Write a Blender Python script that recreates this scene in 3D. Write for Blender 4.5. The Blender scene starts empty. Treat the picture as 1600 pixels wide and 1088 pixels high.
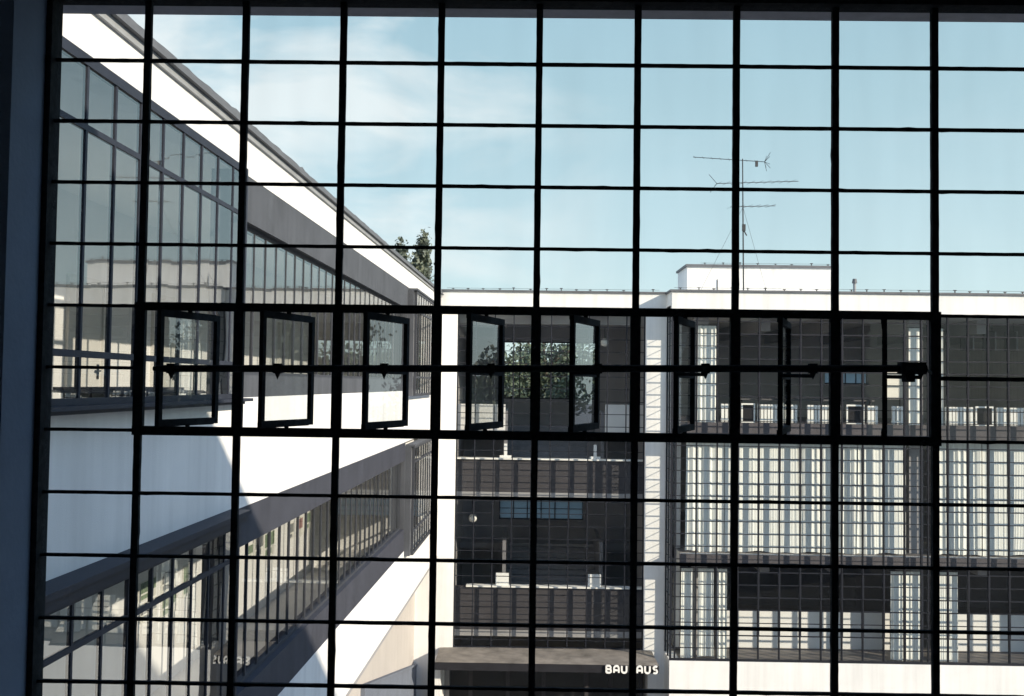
import bpy, math, random
from mathutils import Vector, Matrix, noise as mnoise

SC = bpy.context.scene
COL = SC.collection
R = math.radians
E = 10.7                       # eye height above the ground; heights below are given from eye level
random.seed(7)

# ------------------------------------------------------------------ camera
cam_d = bpy.data.cameras.new('camera'); cam = bpy.data.objects.new('camera', cam_d); COL.objects.link(cam)
cam_d.sensor_width = 36.0; cam_d.lens = 34.99; cam_d.clip_start = 0.05; cam_d.clip_end = 3000
YAW, PITCH, ROLL = -0.01124, 0.03667, 0.01337
fw = Vector((math.sin(YAW)*math.cos(PITCH), math.cos(YAW)*math.cos(PITCH), math.sin(PITCH)))
rt = Vector((math.cos(YAW), -math.sin(YAW), 0)); up = rt.cross(fw)
r2 = rt*math.cos(ROLL) + up*math.sin(ROLL); u2 = up*math.cos(ROLL) - rt*math.sin(ROLL)
cam.matrix_world = Matrix(((r2.x, u2.x, -fw.x, 0), (r2.y, u2.y, -fw.y, 0), (r2.z, u2.z, -fw.z, E), (0, 0, 0, 1)))
SC.camera = cam

# ------------------------------------------------------------------ sky, sun, exposure
SUN = Vector((1.48, -1.0, 0.74)).normalized()          # towards the sun
EL = math.asin(SUN.z); AZ = math.atan2(SUN.x, SUN.y)
W = bpy.data.worlds.new('World'); SC.world = W; W.use_nodes = True
nt = W.node_tree; nt.nodes.clear()
def wn(t, **kw):
    n = nt.nodes.new(t)
    for k, v in kw.items(): setattr(n, k, v)
    return n
sky = wn('ShaderNodeTexSky', sky_type='NISHITA', sun_disc=False, sun_elevation=EL, sun_rotation=AZ,
         altitude=80, air_density=1.0, dust_density=0.5, ozone_density=1.4)
tc = wn('ShaderNodeTexCoord'); sep = wn('ShaderNodeSeparateXYZ')
nt.links.new(tc.outputs['Generated'], sep.inputs[0])
def wmath(op, a, b=None, clamp=False):
    n = wn('ShaderNodeMath', operation=op, use_clamp=clamp)
    for i, v in enumerate((a, b)):
        if v is None: continue
        if isinstance(v, (int, float)): n.inputs[i].default_value = v
        else: nt.links.new(v, n.inputs[i])
    return n.outputs[0]
mp = wn('ShaderNodeMapping'); mp.inputs['Scale'].default_value = (3.4, 3.4, 8.0); mp.inputs['Location'].default_value = (1.1, 0.3, 0.4)
nt.links.new(tc.outputs['Generated'], mp.inputs[0])
nz = wn('ShaderNodeTexNoise'); nz.inputs['Scale'].default_value = 1.35; nz.inputs['Detail'].default_value = 6; nz.inputs['Roughness'].default_value = 0.55
nz.inputs['Distortion'].default_value = 0.4
nt.links.new(mp.outputs[0], nz.inputs[0])
rmp = wn('ShaderNodeValToRGB'); rmp.color_ramp.elements[0].position = 0.44; rmp.color_ramp.elements[1].position = 0.62
nt.links.new(nz.outputs[0], rmp.inputs[0])
# clouds sit mostly left of the view axis
msk = wn('ShaderNodeMapRange'); msk.inputs[1].default_value = 0.10; msk.inputs[2].default_value = -0.12; msk.inputs[3].default_value = 0.06; msk.inputs[4].default_value = 1.0
nt.links.new(sep.outputs[0], msk.inputs[0])
cl = wmath('MULTIPLY', wmath('MULTIPLY', rmp.outputs[0], msk.outputs[0]), 0.62, True)
mixc = wn('ShaderNodeMixRGB'); mixc.inputs[2].default_value = (2.3, 2.35, 2.32, 1)
nt.links.new(cl, mixc.inputs[0])
# thin summer haze that brightens the lower sky
hz = wn('ShaderNodeMapRange'); hz.inputs[1].default_value = 0.72; hz.inputs[2].default_value = 0.38; hz.inputs[3].default_value = 0.0; hz.inputs[4].default_value = 0.93
nt.links.new(sep.outputs[2], hz.inputs[0])
hr_ = wn('ShaderNodeValToRGB'); hr_.color_ramp.elements[0].position = 0.05; hr_.color_ramp.elements[0].color = (0.77, 0.985, 1.03, 1)
hr_.color_ramp.elements[1].position = 0.60; hr_.color_ramp.elements[1].color = (0.34, 0.63, 0.80, 1)
e_ = hr_.color_ramp.elements.new(0.27); e_.color = (0.55, 0.795, 0.86, 1)
nt.links.new(sep.outputs[2], hr_.inputs[0])
hs_ = wn('ShaderNodeVectorMath', operation='SCALE'); hs_.inputs['Scale'].default_value = 1.71; nt.links.new(hr_.outputs[0], hs_.inputs[0])
mixh = wn('ShaderNodeMixRGB'); nt.links.new(hs_.outputs[0], mixh.inputs[2])
nt.links.new(hz.outputs[0], mixh.inputs[0]); nt.links.new(sky.outputs[0], mixh.inputs[1])
nt.links.new(mixh.outputs[0], mixc.inputs[1])
bg = wn('ShaderNodeBackground'); bg.inputs[1].default_value = 0.15
nt.links.new(mixc.outputs[0], bg.inputs[0])
wo = wn('ShaderNodeOutputWorld'); nt.links.new(bg.outputs[0], wo.inputs[0])

sd = bpy.data.lights.new('sun', 'SUN'); sd.energy = 2.05; sd.angle = R(0.53); sd.color = (1.0, 0.875, 0.70)
so = bpy.data.objects.new('sun', sd); COL.objects.link(so); so.location = SUN*60 + Vector((0, 0, E))
so.rotation_euler = SUN.to_track_quat('Z', 'Y').to_euler()

vs = SC.view_settings; vs.view_transform = 'Standard'; vs.look = 'None'; vs.gamma = 1; vs.use_curve_mapping = False
vs.exposure = 1.66
cy = SC.cycles; cy.max_bounces = 8; cy.diffuse_bounces = 4; cy.glossy_bounces = 3; cy.transparent_max_bounces = 24
cy.use_denoising = True; cy.caustics_reflective = False; cy.caustics_refractive = False

# ------------------------------------------------------------------ materials
def new_mat(name):
    m = bpy.data.materials.new(name); m.use_nodes = True
    return m, m.node_tree, m.node_tree.nodes['Principled BSDF']
def surf(name, col, rough=0.7, var=0.08, scale=3.0, bump=0.0, bscale=60, streak=0.0, metallic=0.0, spec=0.4, dirt=None):
    """base colour broken up by two noises, optional vertical rain streaks and fine bump"""
    m, t, p = new_mat(name)
    p.inputs['Roughness'].default_value = rough; p.inputs['Metallic'].default_value = metallic
    p.inputs['Specular IOR Level'].default_value = spec
    c = t.nodes.new('ShaderNodeTexCoord')
    n1 = t.nodes.new('ShaderNodeTexNoise'); n1.inputs['Scale'].default_value = scale; n1.inputs['Detail'].default_value = 6; n1.inputs['Roughness'].default_value = 0.65
    t.links.new(c.outputs['Object'], n1.inputs[0])
    mr = t.nodes.new('ShaderNodeMapRange'); mr.inputs[1].default_value = 0.3; mr.inputs[2].default_value = 0.7
    mr.inputs[3].default_value = 1 - var; mr.inputs[4].default_value = 1 + var
    t.links.new(n1.outputs[0], mr.inputs[0])
    last = mr.outputs[0]
    if streak:
        mpn = t.nodes.new('ShaderNodeMapping'); mpn.inputs['Scale'].default_value = (5, 5, 0.25)
        t.links.new(c.outputs['Object'], mpn.inputs[0])
        n2 = t.nodes.new('ShaderNodeTexNoise'); n2.inputs['Scale'].default_value = 1.0; n2.inputs['Detail'].default_value = 5
        t.links.new(mpn.outputs[0], n2.inputs[0])
        m2 = t.nodes.new('ShaderNodeMapRange'); m2.inputs[1].default_value = 0.42; m2.inputs[2].default_value = 0.75; m2.inputs[3].default_value = 1; m2.inputs[4].default_value = 1 - streak
        t.links.new(n2.outputs[0], m2.inputs[0])
        mu = t.nodes.new('ShaderNodeMath'); mu.operation = 'MULTIPLY'
        t.links.new(last, mu.inputs[0]); t.links.new(m2.outputs[0], mu.inputs[1]); last = mu.outputs[0]
    vm = t.nodes.new('ShaderNodeVectorMath'); vm.operation = 'SCALE'; vm.inputs[0].default_value = col
    t.links.new(last, vm.inputs['Scale'])
    t.links.new(vm.outputs[0], p.inputs['Base Color'])
    if bump:
        nb = t.nodes.new('ShaderNodeTexNoise'); nb.inputs['Scale'].default_value = bscale; nb.inputs['Detail'].default_value = 4
        t.links.new(c.outputs['Object'], nb.inputs[0])
        b = t.nodes.new('ShaderNodeBump'); b.inputs['Strength'].default_value = bump; b.inputs['Distance'].default_value = 0.01
        t.links.new(nb.outputs[0], b.inputs['Height']); t.links.new(b.outputs[0], p.inputs['Normal'])
    return m
def glass(name, tint=(0.9, 0.93, 0.93), ior=1.62, wave=0.0, wscale=1.2, dust=0.0):
    m = bpy.data.materials.new(name); m.use_nodes = True; t = m.node_tree; t.nodes.clear()
    o = t.nodes.new('ShaderNodeOutputMaterial'); mx = t.nodes.new('ShaderNodeMixShader')
    tr = t.nodes.new('ShaderNodeBsdfTransparent'); tr.inputs[0].default_value = (*tint, 1)
    gl = t.nodes.new('ShaderNodeBsdfGlossy'); gl.inputs['Roughness'].default_value = 0.0; gl.inputs[0].default_value = (0.95, 0.97, 0.97, 1)
    fr = t.nodes.new('ShaderNodeFresnel')
    ge = t.nodes.new('ShaderNodeNewGeometry'); io = t.nodes.new('ShaderNodeMapRange')      # a thin pane reflects alike from both sides
    io.inputs[3].default_value = ior; io.inputs[4].default_value = 1/ior
    t.links.new(ge.outputs['Backfacing'], io.inputs[0]); t.links.new(io.outputs[0], fr.inputs[0])
    if wave:
        c = t.nodes.new('ShaderNodeTexCoord'); n = t.nodes.new('ShaderNodeTexNoise'); n.inputs['Scale'].default_value = wscale; n.inputs['Detail'].default_value = 1
        t.links.new(c.outputs['Object'], n.inputs[0])
        b = t.nodes.new('ShaderNodeBump'); b.inputs['Strength'].default_value = wave; b.inputs['Distance'].default_value = 0.02
        t.links.new(n.outputs[0], b.inputs['Height']); t.links.new(b.outputs[0], gl.inputs['Normal'])
    t.links.new(fr.outputs[0], mx.inputs[0]); t.links.new(gl.outputs[0], mx.inputs[2])
    if dust:
        df = t.nodes.new('ShaderNodeBsdfDiffuse'); df.inputs[0].default_value = (0.55, 0.58, 0.62, 1)
        m2 = t.nodes.new('ShaderNodeMixShader'); c2 = t.nodes.new('ShaderNodeTexCoord')
        mpn = t.nodes.new('ShaderNodeMapping'); mpn.inputs['Scale'].default_value = (7, 7, 1.0)
        n2 = t.nodes.new('ShaderNodeTexNoise'); n2.inputs['Scale'].default_value = 1; n2.inputs['Detail'].default_value = 6
        t.links.new(c2.outputs['Object'], mpn.inputs[0]); t.links.new(mpn.outputs[0], n2.inputs[0])
        mr = t.nodes.new('ShaderNodeMapRange'); mr.inputs[1].default_value = 0.35; mr.inputs[2].default_value = 0.8; mr.inputs[3].default_value = dust*0.25; mr.inputs[4].default_value = dust*2.0
        t.links.new(n2.outputs[0], mr.inputs[0]); t.links.new(mr.outputs[0], m2.inputs[0])
        t.links.new(tr.outputs[0], m2.inputs[1]); t.links.new(df.outputs[0], m2.inputs[2]); t.links.new(m2.outputs[0], mx.inputs[1])
    else:
        t.links.new(tr.outputs[0], mx.inputs[1])
    t.links.new(mx.outputs[0], o.inputs[0])
    return m
def cloth(name, col, trans=0.3, var=0.05):
    m, t, p = new_mat(name); t.nodes.remove(p)
    o = t.nodes['Material Output']
    d = t.nodes.new('ShaderNodeBsdfDiffuse'); tl = t.nodes.new('ShaderNodeBsdfTranslucent'); mx = t.nodes.new('ShaderNodeMixShader')
    d.inputs[0].default_value = (*col, 1); tl.inputs[0].default_value = (*col, 1); mx.inputs[0].default_value = trans
    c = t.nodes.new('ShaderNodeTexCoord'); n = t.nodes.new('ShaderNodeTexNoise'); n.inputs['Scale'].default_value = 4
    t.links.new(c.outputs['Object'], n.inputs[0])
    mr = t.nodes.new('ShaderNodeMapRange'); mr.inputs[3].default_value = 1-var; mr.inputs[4].default_value = 1+var
    vm = t.nodes.new('ShaderNodeVectorMath'); vm.operation = 'SCALE'; vm.inputs[0].default_value = col
    t.links.new(n.outputs[0], mr.inputs[0]); t.links.new(mr.outputs[0], vm.inputs['Scale'])
    t.links.new(vm.outputs[0], d.inputs[0]); t.links.new(vm.outputs[0], tl.inputs[0])
    t.links.new(d.outputs[0], mx.inputs[1]); t.links.new(tl.outputs[0], mx.inputs[2]); t.links.new(mx.outputs[0], o.inputs[0])
    return m
def leaf_mat(name, c1, c2):
    m, t, p = new_mat(name); p.inputs['Roughness'].default_value = 0.6
    c = t.nodes.new('ShaderNodeTexCoord'); n = t.nodes.new('ShaderNodeTexNoise'); n.inputs['Scale'].default_value = 0.9; n.inputs['Detail'].default_value = 5
    t.links.new(c.outputs['Object'], n.inputs[0])
    r = t.nodes.new('ShaderNodeValToRGB'); r.color_ramp.elements[0].color = (*c1, 1); r.color_ramp.elements[1].color = (*c2, 1)
    r.color_ramp.elements[0].position = 0.35; r.color_ramp.elements[1].position = 0.65
    t.links.new(n.outputs[0], r.inputs[0]); t.links.new(r.outputs[0], p.inputs['Base Color'])
    return m
M = dict(
    white=surf('white_render', (0.79, 0.785, 0.765), 0.85, 0.05, 1.1, 0.3, 90, 0.13),
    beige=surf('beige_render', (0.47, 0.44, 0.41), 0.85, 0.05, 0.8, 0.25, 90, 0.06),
    frost=cloth('frosted_glass', (0.30, 0.40, 0.45), 0.6),
    wedge=surf('shadow_blue_grey', (0.15, 0.17, 0.21), 0.85, 0.1, 1.5, 0.2, 60, 0.1),
    greyband=surf('grey_band', (0.078, 0.084, 0.096), 0.8, 0.18, 1.6, 0.2, 60, 0.25),
    lowband=surf('dimmed_grey_band', (0.046, 0.049, 0.064), 0.8, 0.18, 1.6, 0.2, 60, 0.25),  # darkened copy of the band paint, imitating haze and viewing angle
    black=surf('black_steel', (0.026, 0.030, 0.034), 0.85, 0.35, 26, 0.4, 120, spec=0.04),
    dsteel=surf('dark_steel', (0.013, 0.015, 0.022), 0.6, 0.2, 6, 0.1, 80, spec=0.25),
    bframe=surf('bridge_steel', (0.026, 0.030, 0.043), 0.6, 0.2, 6, 0.1, 80, spec=0.25),
    doorpaint=surf('door_paint', (0.66, 0.65, 0.61), 0.5, 0.04, 2),
    msteel=surf('grey_steel', (0.052, 0.056, 0.066), 0.6, 0.15, 4, 0.1, 80, spec=0.25),
    coping=surf('zinc_coping', (0.30, 0.31, 0.32), 0.55, 0.15, 3, 0.1, 30, 0.1),
    lead=surf('dark_coping', (0.12, 0.125, 0.135), 0.6, 0.2, 3),
    roof=surf('roof_felt', (0.10, 0.10, 0.10), 0.9, 0.2, 2),
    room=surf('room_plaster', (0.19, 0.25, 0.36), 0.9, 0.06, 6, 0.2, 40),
    roomlight=surf('room_limewash', (0.68, 0.68, 0.68), 0.9, 0.05, 4, 0.2, 40),
    floor=surf('room_floor', (0.24, 0.23, 0.22), 0.6, 0.2, 3),
    soffit=surf('window_soffit', (0.50, 0.48, 0.51), 0.9, 0.14, 14, 0.3, 50),
    inwall=surf('interior_wall', (0.79, 0.79, 0.77), 0.85, 0.03, 0.6, 0, 60),
    inceil=surf('interior_ceiling', (0.62, 0.61, 0.59), 0.9, 0.06, 1),
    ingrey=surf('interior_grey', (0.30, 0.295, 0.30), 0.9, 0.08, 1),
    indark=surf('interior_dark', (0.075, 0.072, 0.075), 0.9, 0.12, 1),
    lino=surf('floor_lino', (0.17, 0.155, 0.145), 0.55, 0.15, 2),
    slabedge=surf('slab_edge', (0.085, 0.078, 0.085), 0.8, 0.15, 3, 0.1, 40, 0.15),
    parapet=surf('stair_parapet', (0.048, 0.045, 0.050), 0.8, 0.15, 2, 0.1, 40, 0.12),
    step=surf('terrazzo_step', (0.20, 0.20, 0.215), 0.6, 0.15, 6),
    concrete=surf('weathered_concrete', (0.19, 0.172, 0.15), 0.9, 0.42, 2.0, 0.5, 30),
    canedge=surf('dark_canopy_edge', (0.020, 0.020, 0.024), 0.8, 0.3, 3, spec=0.2),
    letter=surf('letter_white', (0.82, 0.81, 0.77), 0.6, 0.03, 5),
    paving=surf('ground_paving', (0.20, 0.205, 0.21), 0.9, 0.12, 0.7, 0.3, 20),
    asphalt=surf('road_asphalt', (0.055, 0.055, 0.058), 0.9, 0.18, 2, 0.3, 40),
    rad=surf('radiator_enamel', (0.80, 0.80, 0.76), 0.4, 0.03, 4),
    dpanel=surf('dark_panel', (0.013, 0.013, 0.015), 0.7, 0.15, 4, spec=0.2),
    paper=surf('paper', (0.72, 0.72, 0.66), 0.9, 0.10, 14),
    print_green=surf('print_green', (0.20, 0.26, 0.18), 0.9, 0.5, 18),
    print_grey=surf('print_grey', (0.22, 0.23, 0.23), 0.9, 0.5, 16),
    print_red=surf('print_red', (0.34, 0.20, 0.19), 0.9, 0.4, 16),
    board=surf('grey_board', (0.10, 0.10, 0.11), 0.7, 0.15, 5),
    globe=surf('opal_glass', (0.75, 0.75, 0.72), 0.3, 0.02, 4),
    brick=surf('brick_red', (0.30, 0.13, 0.09), 0.9, 0.2, 8),
    bark=surf('bark', (0.10, 0.08, 0.06), 0.95, 0.3, 6, 0.5, 20),
    antenna=surf('antenna_metal', (0.045, 0.046, 0.050), 0.6, 0.2, 5),
    pane=glass('room_window_glass', (0.985, 0.99, 0.99), 1.38, 0.0, dust=0.05),  # dust film thickened to imitate glare that lifts the dark tones
    cpane=glass('casement_glass', (0.92, 0.95, 0.95), 2.1, 0.02, 2.0, dust=0.08),
    bpane=glass('bridge_window_glass', (0.97, 0.98, 0.98), 2.75, 0.12, 0.8),
    wpane=glass('curtain_wall_glass', (0.97, 0.98, 0.975), 1.40, 0.10, 1.0, dust=0.003),
    curtain=cloth('curtain_cloth', (0.80, 0.82, 0.78), 0.1),
    leaf1=leaf_mat('leaf_poplar', (0.075, 0.092, 0.075), (0.150, 0.172, 0.118)),  # greens greyed and lightened to put distance haze into the colour
    leaf2=leaf_mat('leaf_broad', (0.036, 0.054, 0.036), (0.100, 0.130, 0.072)),
)

# ------------------------------------------------------------------ helpers
BTH = R(1.49); BO = Vector((-3.5, 0, 0))
BD = Vector((math.sin(BTH), math.cos(BTH), 0)); BN = Vector((math.cos(BTH), -math.sin(BTH), 0))
def bx(p): return BO + BN*p[0] + BD*p[1] + Vector((0, 0, p[2]))      # bridge axes: out from its face, along it, up
class MB:
    """collects boxes, bars and sheets in scene axes (heights from eye level); build() links them as ONE mesh object"""
    def __init__(s, xf=None): s.v, s.f, s.xf, s.sm = [], [], xf or (lambda p: Vector(p)), False
    def add(s, vs, fs):
        b = len(s.v); s.v += [s.xf(p) for p in vs]; s.f += [tuple(b+i for i in f) for f in fs]; return s
    def box(s, x0, x1, y0, y1, z0, z1):
        x0, x1 = min(x0, x1), max(x0, x1); y0, y1 = min(y0, y1), max(y0, y1); z0, z1 = min(z0, z1), max(z0, z1)
        return s.add([(x, y, z) for z in (z0, z1) for y in (y0, y1) for x in (x0, x1)],
                     [(0, 2, 3, 1), (4, 5, 7, 6), (0, 1, 5, 4), (2, 6, 7, 3), (0, 4, 6, 2), (1, 3, 7, 5)])
    def quad(s, a, b, c, d): return s.add([a, b, c, d], [(0, 1, 2, 3)])
    def bar(s, a, b, r, n=6, r2=None):
        a, b = Vector(a), Vector(b); d = (b-a).normalized(); r2 = r if r2 is None else r2
        u = d.orthogonal().normalized(); w = d.cross(u); vs = []
        for p, q in ((a, r), (b, r2)):
            for i in range(n):
                t = 2*math.pi*i/n; vs.append(p + (u*math.cos(t) + w*math.sin(t))*q)
        return s.add(vs, [(i, (i+1) % n, n+(i+1) % n, n+i) for i in range(n)] + [tuple(range(n))[::-1], tuple(range(n, 2*n))])
    def sphere(s, c, r, n=14, m=9):
        c = Vector(c); vs = [c+Vector((0, 0, r))]
        for j in range(1, m):
            for i in range(n):
                a = math.pi*j/m; t = 2*math.pi*i/n
                vs.append(c + Vector((math.sin(a)*math.cos(t), math.sin(a)*math.sin(t), math.cos(a)))*r)
        vs.append(c-Vector((0, 0, r))); fs = [(0, 1+i, 1+(i+1) % n) for i in range(n)]
        for j in range(m-2):
            for i in range(n):
                a = 1+j*n+i; b = 1+j*n+(i+1) % n; fs.append((a, a+n, b+n, b))
        l = len(vs)-1; fs += [(l, 1+(m-2)*n+(i+1) % n, 1+(m-2)*n+i) for i in range(n)]
        s.sm = True; return s.add(vs, fs)
    def wall(s, x0, x1, z0, z1, y0, y1, holes=()):
        """upright wall across x, thick from y0 to y1, with rectangular holes (x0,x1,z0,z1)"""
        xs = sorted({x0, x1, *[min(max(h[i], x0), x1) for h in holes for i in (0, 1)]})
        for xa, xb in zip(xs, xs[1:]):
            hh = sorted((h[2], h[3]) for h in holes if h[0] <= xa+1e-6 and h[1] >= xb-1e-6)
            z = z0
            for a, b in hh:
                if a > z+1e-6: s.box(xa, xb, y0, y1, z, min(a, z1))
                z = max(z, b)
            if z < z1-1e-6: s.box(xa, xb, y0, y1, z, z1)
        return s
    def build(s, name, mat, parent=None, local=False, smooth=False):
        me = bpy.data.meshes.new(name); o = bpy.data.objects.new(name, me); COL.objects.link(o)
        vs = s.v
        if not local:
            vs = [v + Vector((0, 0, E)) for v in vs]
            if parent is not None:
                inv = WM[parent.name].inverted(); vs = [inv @ v for v in vs]
            WM[o.name] = WM[parent.name] if parent is not None else Matrix()
        me.from_pydata([tuple(v) for v in vs], [], s.f); me.materials.append(mat); me.update()
        if smooth or s.sm: me.polygons.foreach_set('use_smooth', [True]*len(me.polygons))
        if parent is not None: o.parent = parent
        return o
def build_each(mb, name, mat, parent):
    """every separate solid of the collection becomes a part of its own"""
    par = list(range(len(mb.v)))
    def find(i):
        while par[i] != i: par[i] = par[par[i]]; i = par[i]
        return i
    for f in mb.f:
        for k in f[1:]: par[find(k)] = find(f[0])
    grp = {}
    for f in mb.f: grp.setdefault(find(f[0]), []).append(f)
    out = []
    for fs in grp.values():
        ids = sorted({i for f in fs for i in f}); ix = {v: k for k, v in enumerate(ids)}
        q = MB(); q.v = [mb.v[i] for i in ids]; q.f = [tuple(ix[i] for i in f) for f in fs]; q.sm = mb.sm
        out.append(q.build(name, mat, parent))
    return out
WM = {}
def tag(o, label=None, cat=None, group=None, kind=None):
    for k, v in (('label', label), ('category', cat), ('group', group), ('kind', kind)):
        if v: o[k] = v
    return o
def thing(name, label, cat, loc=(0, 0, -E), rz=0.0, group=None):
    o = bpy.data.objects.new(name, None); COL.objects.link(o); o.empty_display_size = 0.3
    o.location = (loc[0], loc[1], loc[2]+E); o.rotation_euler = (0, 0, rz)
    WM[o.name] = Matrix.Translation(o.location) @ Matrix.Rotation(rz, 4, 'Z')
    return tag(o, label, cat, group)
def structure(o): o['kind'] = 'structure'; return o
def panes(mb, us, vs_, put, jit=0.0015):
    """one slightly tilted sheet per opening of a glazing grid; put(u, v, d) gives the point"""
    j = lambda: random.uniform(-jit, jit)
    for a, b in zip(us, us[1:]):
        for c, d in zip(vs_, vs_[1:]):
            mb.quad(put(a, c, j()), put(b, c, j()), put(b, d, j()), put(a, d, j()))

# ------------------------------------------------------------------ ground
g = MB(); g.box(-300, 300, -120, 600, -E-0.3, -E); structure(g.build('ground', M['paving']))
g = MB(bx); g.box(-26, -0.2, 11, 22, -E+0.002, -E+0.006); structure(g.build('road', M['asphalt']))

# ------------------------------------------------------------------ the building we look out of
TOP = 4.1
hb = thing('stair_hall_building', 'dark room interior with deep grey window head and blue shaded jamb, around the steel window', 'building', (5, 0, -E))
WX0, WX1, WZ0, WZ1 = -2.0, 3.42, -1.98, 1.585
m = MB(); m.wall(-3.30, 20, -E, TOP, 4.05, 4.25, [(WX0-0.12, WX1+0.2, WZ0-0.1, WZ1)]); m.build('wall', M['soffit'], hb)
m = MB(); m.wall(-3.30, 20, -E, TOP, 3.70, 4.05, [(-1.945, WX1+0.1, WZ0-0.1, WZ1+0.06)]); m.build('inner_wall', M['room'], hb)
m = MB(); m.box(-3.30, -3.0, -4, 3.70, -E, TOP); m.box(19.7, 20, -4, 3.70, -E, TOP); m.box(-3.0, 19.7, -4, -3.7, -E, TOP); build_each(m, 'side_wall', M['roomlight'], hb)
m = MB(); m.box(-3.0, 19.7, -3.7, 3.70, -2.75, -2.6); m.build('floor', M['floor'], hb)
m = MB(); m.box(-3.0, 19.7, -3.7, 3.70, 2.3, 2.5); m.build('ceiling', M['roomlight'], hb)
m = MB(); m.box(-3.0, 19.7, -3.7, 3.70, 3.6, 3.8); m.build('roof', M['roof'], hb)
m = MB(); m.box(3.9, 4.05, -3.7, 3.70, -2.6, 2.3); m.build('partition', M['roomlight'], hb)

# ------------------------------------------------------------------ steel window in front of the camera
PX, PZ = 0.39927, 0.25072
cols = [-1.5464 + PX*i for i in range(13)]; rows = [1.3001 - PZ*j for j in range(13)]
win = thing('steel_window', 'large black steel grid window with a row of open pivoting casements', 'window', (0.7, 4.0, WZ0))
f = MB()
f.box(WX0, -1.922, 3.955, 4.045, WZ0, WZ1); f.box(WX1-0.06, WX1, 3.955, 4.045, WZ0, WZ1)
f.box(-1.925, WX1-0.06, 3.955, 4.045, 1.545, WZ1); f.box(-1.925, WX1-0.06, 3.955, 4.045, WZ0, WZ0+0.06)
f.build('outer_frame', M['black'], win)
def wob(mb, a, b, w, d, along, y0):
    """a rolled steel bar with a slightly uneven coat of old paint and putty"""
    n = max(2, int(abs(b-a)/0.035)); vs = []; fs = []
    for i in range(n+1):
        t = a + (b-a)*i/n
        e0, e1 = random.uniform(-0.0005, 0.0005), random.uniform(-0.0005, 0.0005)
        if random.random() < 0.04: e0 -= random.uniform(0, 0.0022)
        if random.random() < 0.04: e1 += random.uniform(0, 0.0022)
        for yy, sgn, ee in ((y0, -1, e0), (y0, 1, e1), (y0+d, 1, e1), (y0+d, -1, e0)):
            off = w[0] + sgn*w[1]/2 + ee
            vs.append((off, yy, t) if along == 'z' else (t, yy, off))
    for i in range(n):
        for k in range(4):
            fs.append((4*i+k, 4*i+(k+1) % 4, 4*i+4+(k+1) % 4, 4*i+4+k))
    fs += [(3, 2, 1, 0), tuple(4*n+k for k in range(4))]
    mb.add(vs, fs)
f = MB()
for c in cols[:12]: wob(f, WZ0+0.06, 1.545, (c, 0.0265), 0.022, 'z', 3.989)
f.build('mullions', M['black'], win)
f = MB()
for j, r in enumerate(rows):
    if r < WZ0+0.1: continue
    if j == 5:
        wob(f, -1.925, cols[0]-0.020, (r, 0.0128), 0.015, 'x', 3.992); wob(f, cols[8]+0.020, WX1-0.06, (r, 0.017), 0.015, 'x', 3.992)
    else: wob(f, -1.925, WX1-0.06, (r, 0.0128), 0.015, 'x', 3.992)
f.build('glazing_bars', M['black'], win)
f = MB()
f.box(cols[0]-0.020, cols[8]+0.020, 3.985, 4.015, rows[4]-0.017, rows[4]+0.016)
f.box(cols[0]-0.020, cols[8]+0.020, 3.985, 4.015, rows[6]-0.018, rows[6]+0.018)
for c in cols[:9]: f.box(c-0.020, c+0.020, 3.987, 4.013, rows[6]+0.018, rows[4]-0.017)
f.build('casement_surround', M['black'], win)
f = MB(); us = [-1.925]+cols[:12]+[WX1-0.06]
zs_hi = [1.545]+rows[:5]; zs_lo = rows[6:12]+[WZ0+0.06]
put = lambda u, v, d: (u, 4.006+d, v)
panes(f, us, zs_hi[::-1], put, 0.0008); panes(f, us, zs_lo[::-1], put, 0.0008)
panes(f, us[:2], [rows[6], rows[5], rows[4]], put); panes(f, us[9:], [rows[6], rows[5], rows[4]], put)
f.build('fixed_panes', M['pane'], win)
# pivoting casements, all turned by the same rod
CZ = (rows[4]+rows[6])/2; CANG = math.atan2(0.938, 0.347); hw, hh = 0.172, 0.2255
f = MB()
for sx in (-1, 1): f.box(sx*hw-0.0105, sx*hw+0.0105, -0.009, 0.009, -hh, hh)
f.box(-hw+0.0105, hw-0.0105, -0.009, 0.009, hh-0.025, hh); f.box(-hw+0.0105, hw-0.0105, -0.009, 0.009, -hh, -hh+0.025)
f.box(-hw+0.0105, hw-0.0105, -0.008, 0.008, -0.011, 0.011)
f.box(-hw-0.006, hw+0.006, 0.009, 0.013, hh-0.018, hh+0.004); f.box(-hw-0.006, hw+0.006, 0.009, 0.013, -hh-0.004, -hh+0.018)   # weather lips
cas = f.build('casement', M['black'], win, local=True)
f = MB(); f.quad((-hw, 0.004, -hh+0.01), (hw, 0.005, -hh+0.01), (hw, 0.004, 0), (-hw, 0.003, 0)); f.quad((-hw, 0.003, 0), (hw, 0.004, 0), (hw, 0.003, hh-0.01), (-hw, 0.005, hh-0.01))
cpane = f.build('pane', M['cpane'], cas, local=True)
f = MB()
f.bar((0, 0, -hh-0.012), (0, 0, -hh), 0.009, 8); f.bar((0, 0, hh), (0, 0, hh+0.012), 0.009, 8)
cpiv = f.build('pivot', M['black'], cas, local=True)
f = MB(); f.bar((-hw-0.010, -0.002, 0.002), (-0.257, -0.127, 0.0), 0.007, 6)
carm = f.build('arm', M['black'], cas, local=True)
WMI = WM[win.name].inverted()
for i in range(8):
    o = cas if i == 0 else cas.copy()
    if i:
        COL.objects.link(o); o.parent = win
        for ch in (cpane, cpiv, carm):
            c = ch.copy(); COL.objects.link(c); c.parent = o
    o.location = WMI @ Vector((cols[i]+PX/2, 4.0, CZ+E)); o.rotation_euler = (0, 0, CANG + random.uniform(-0.006, 0.006))
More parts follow.
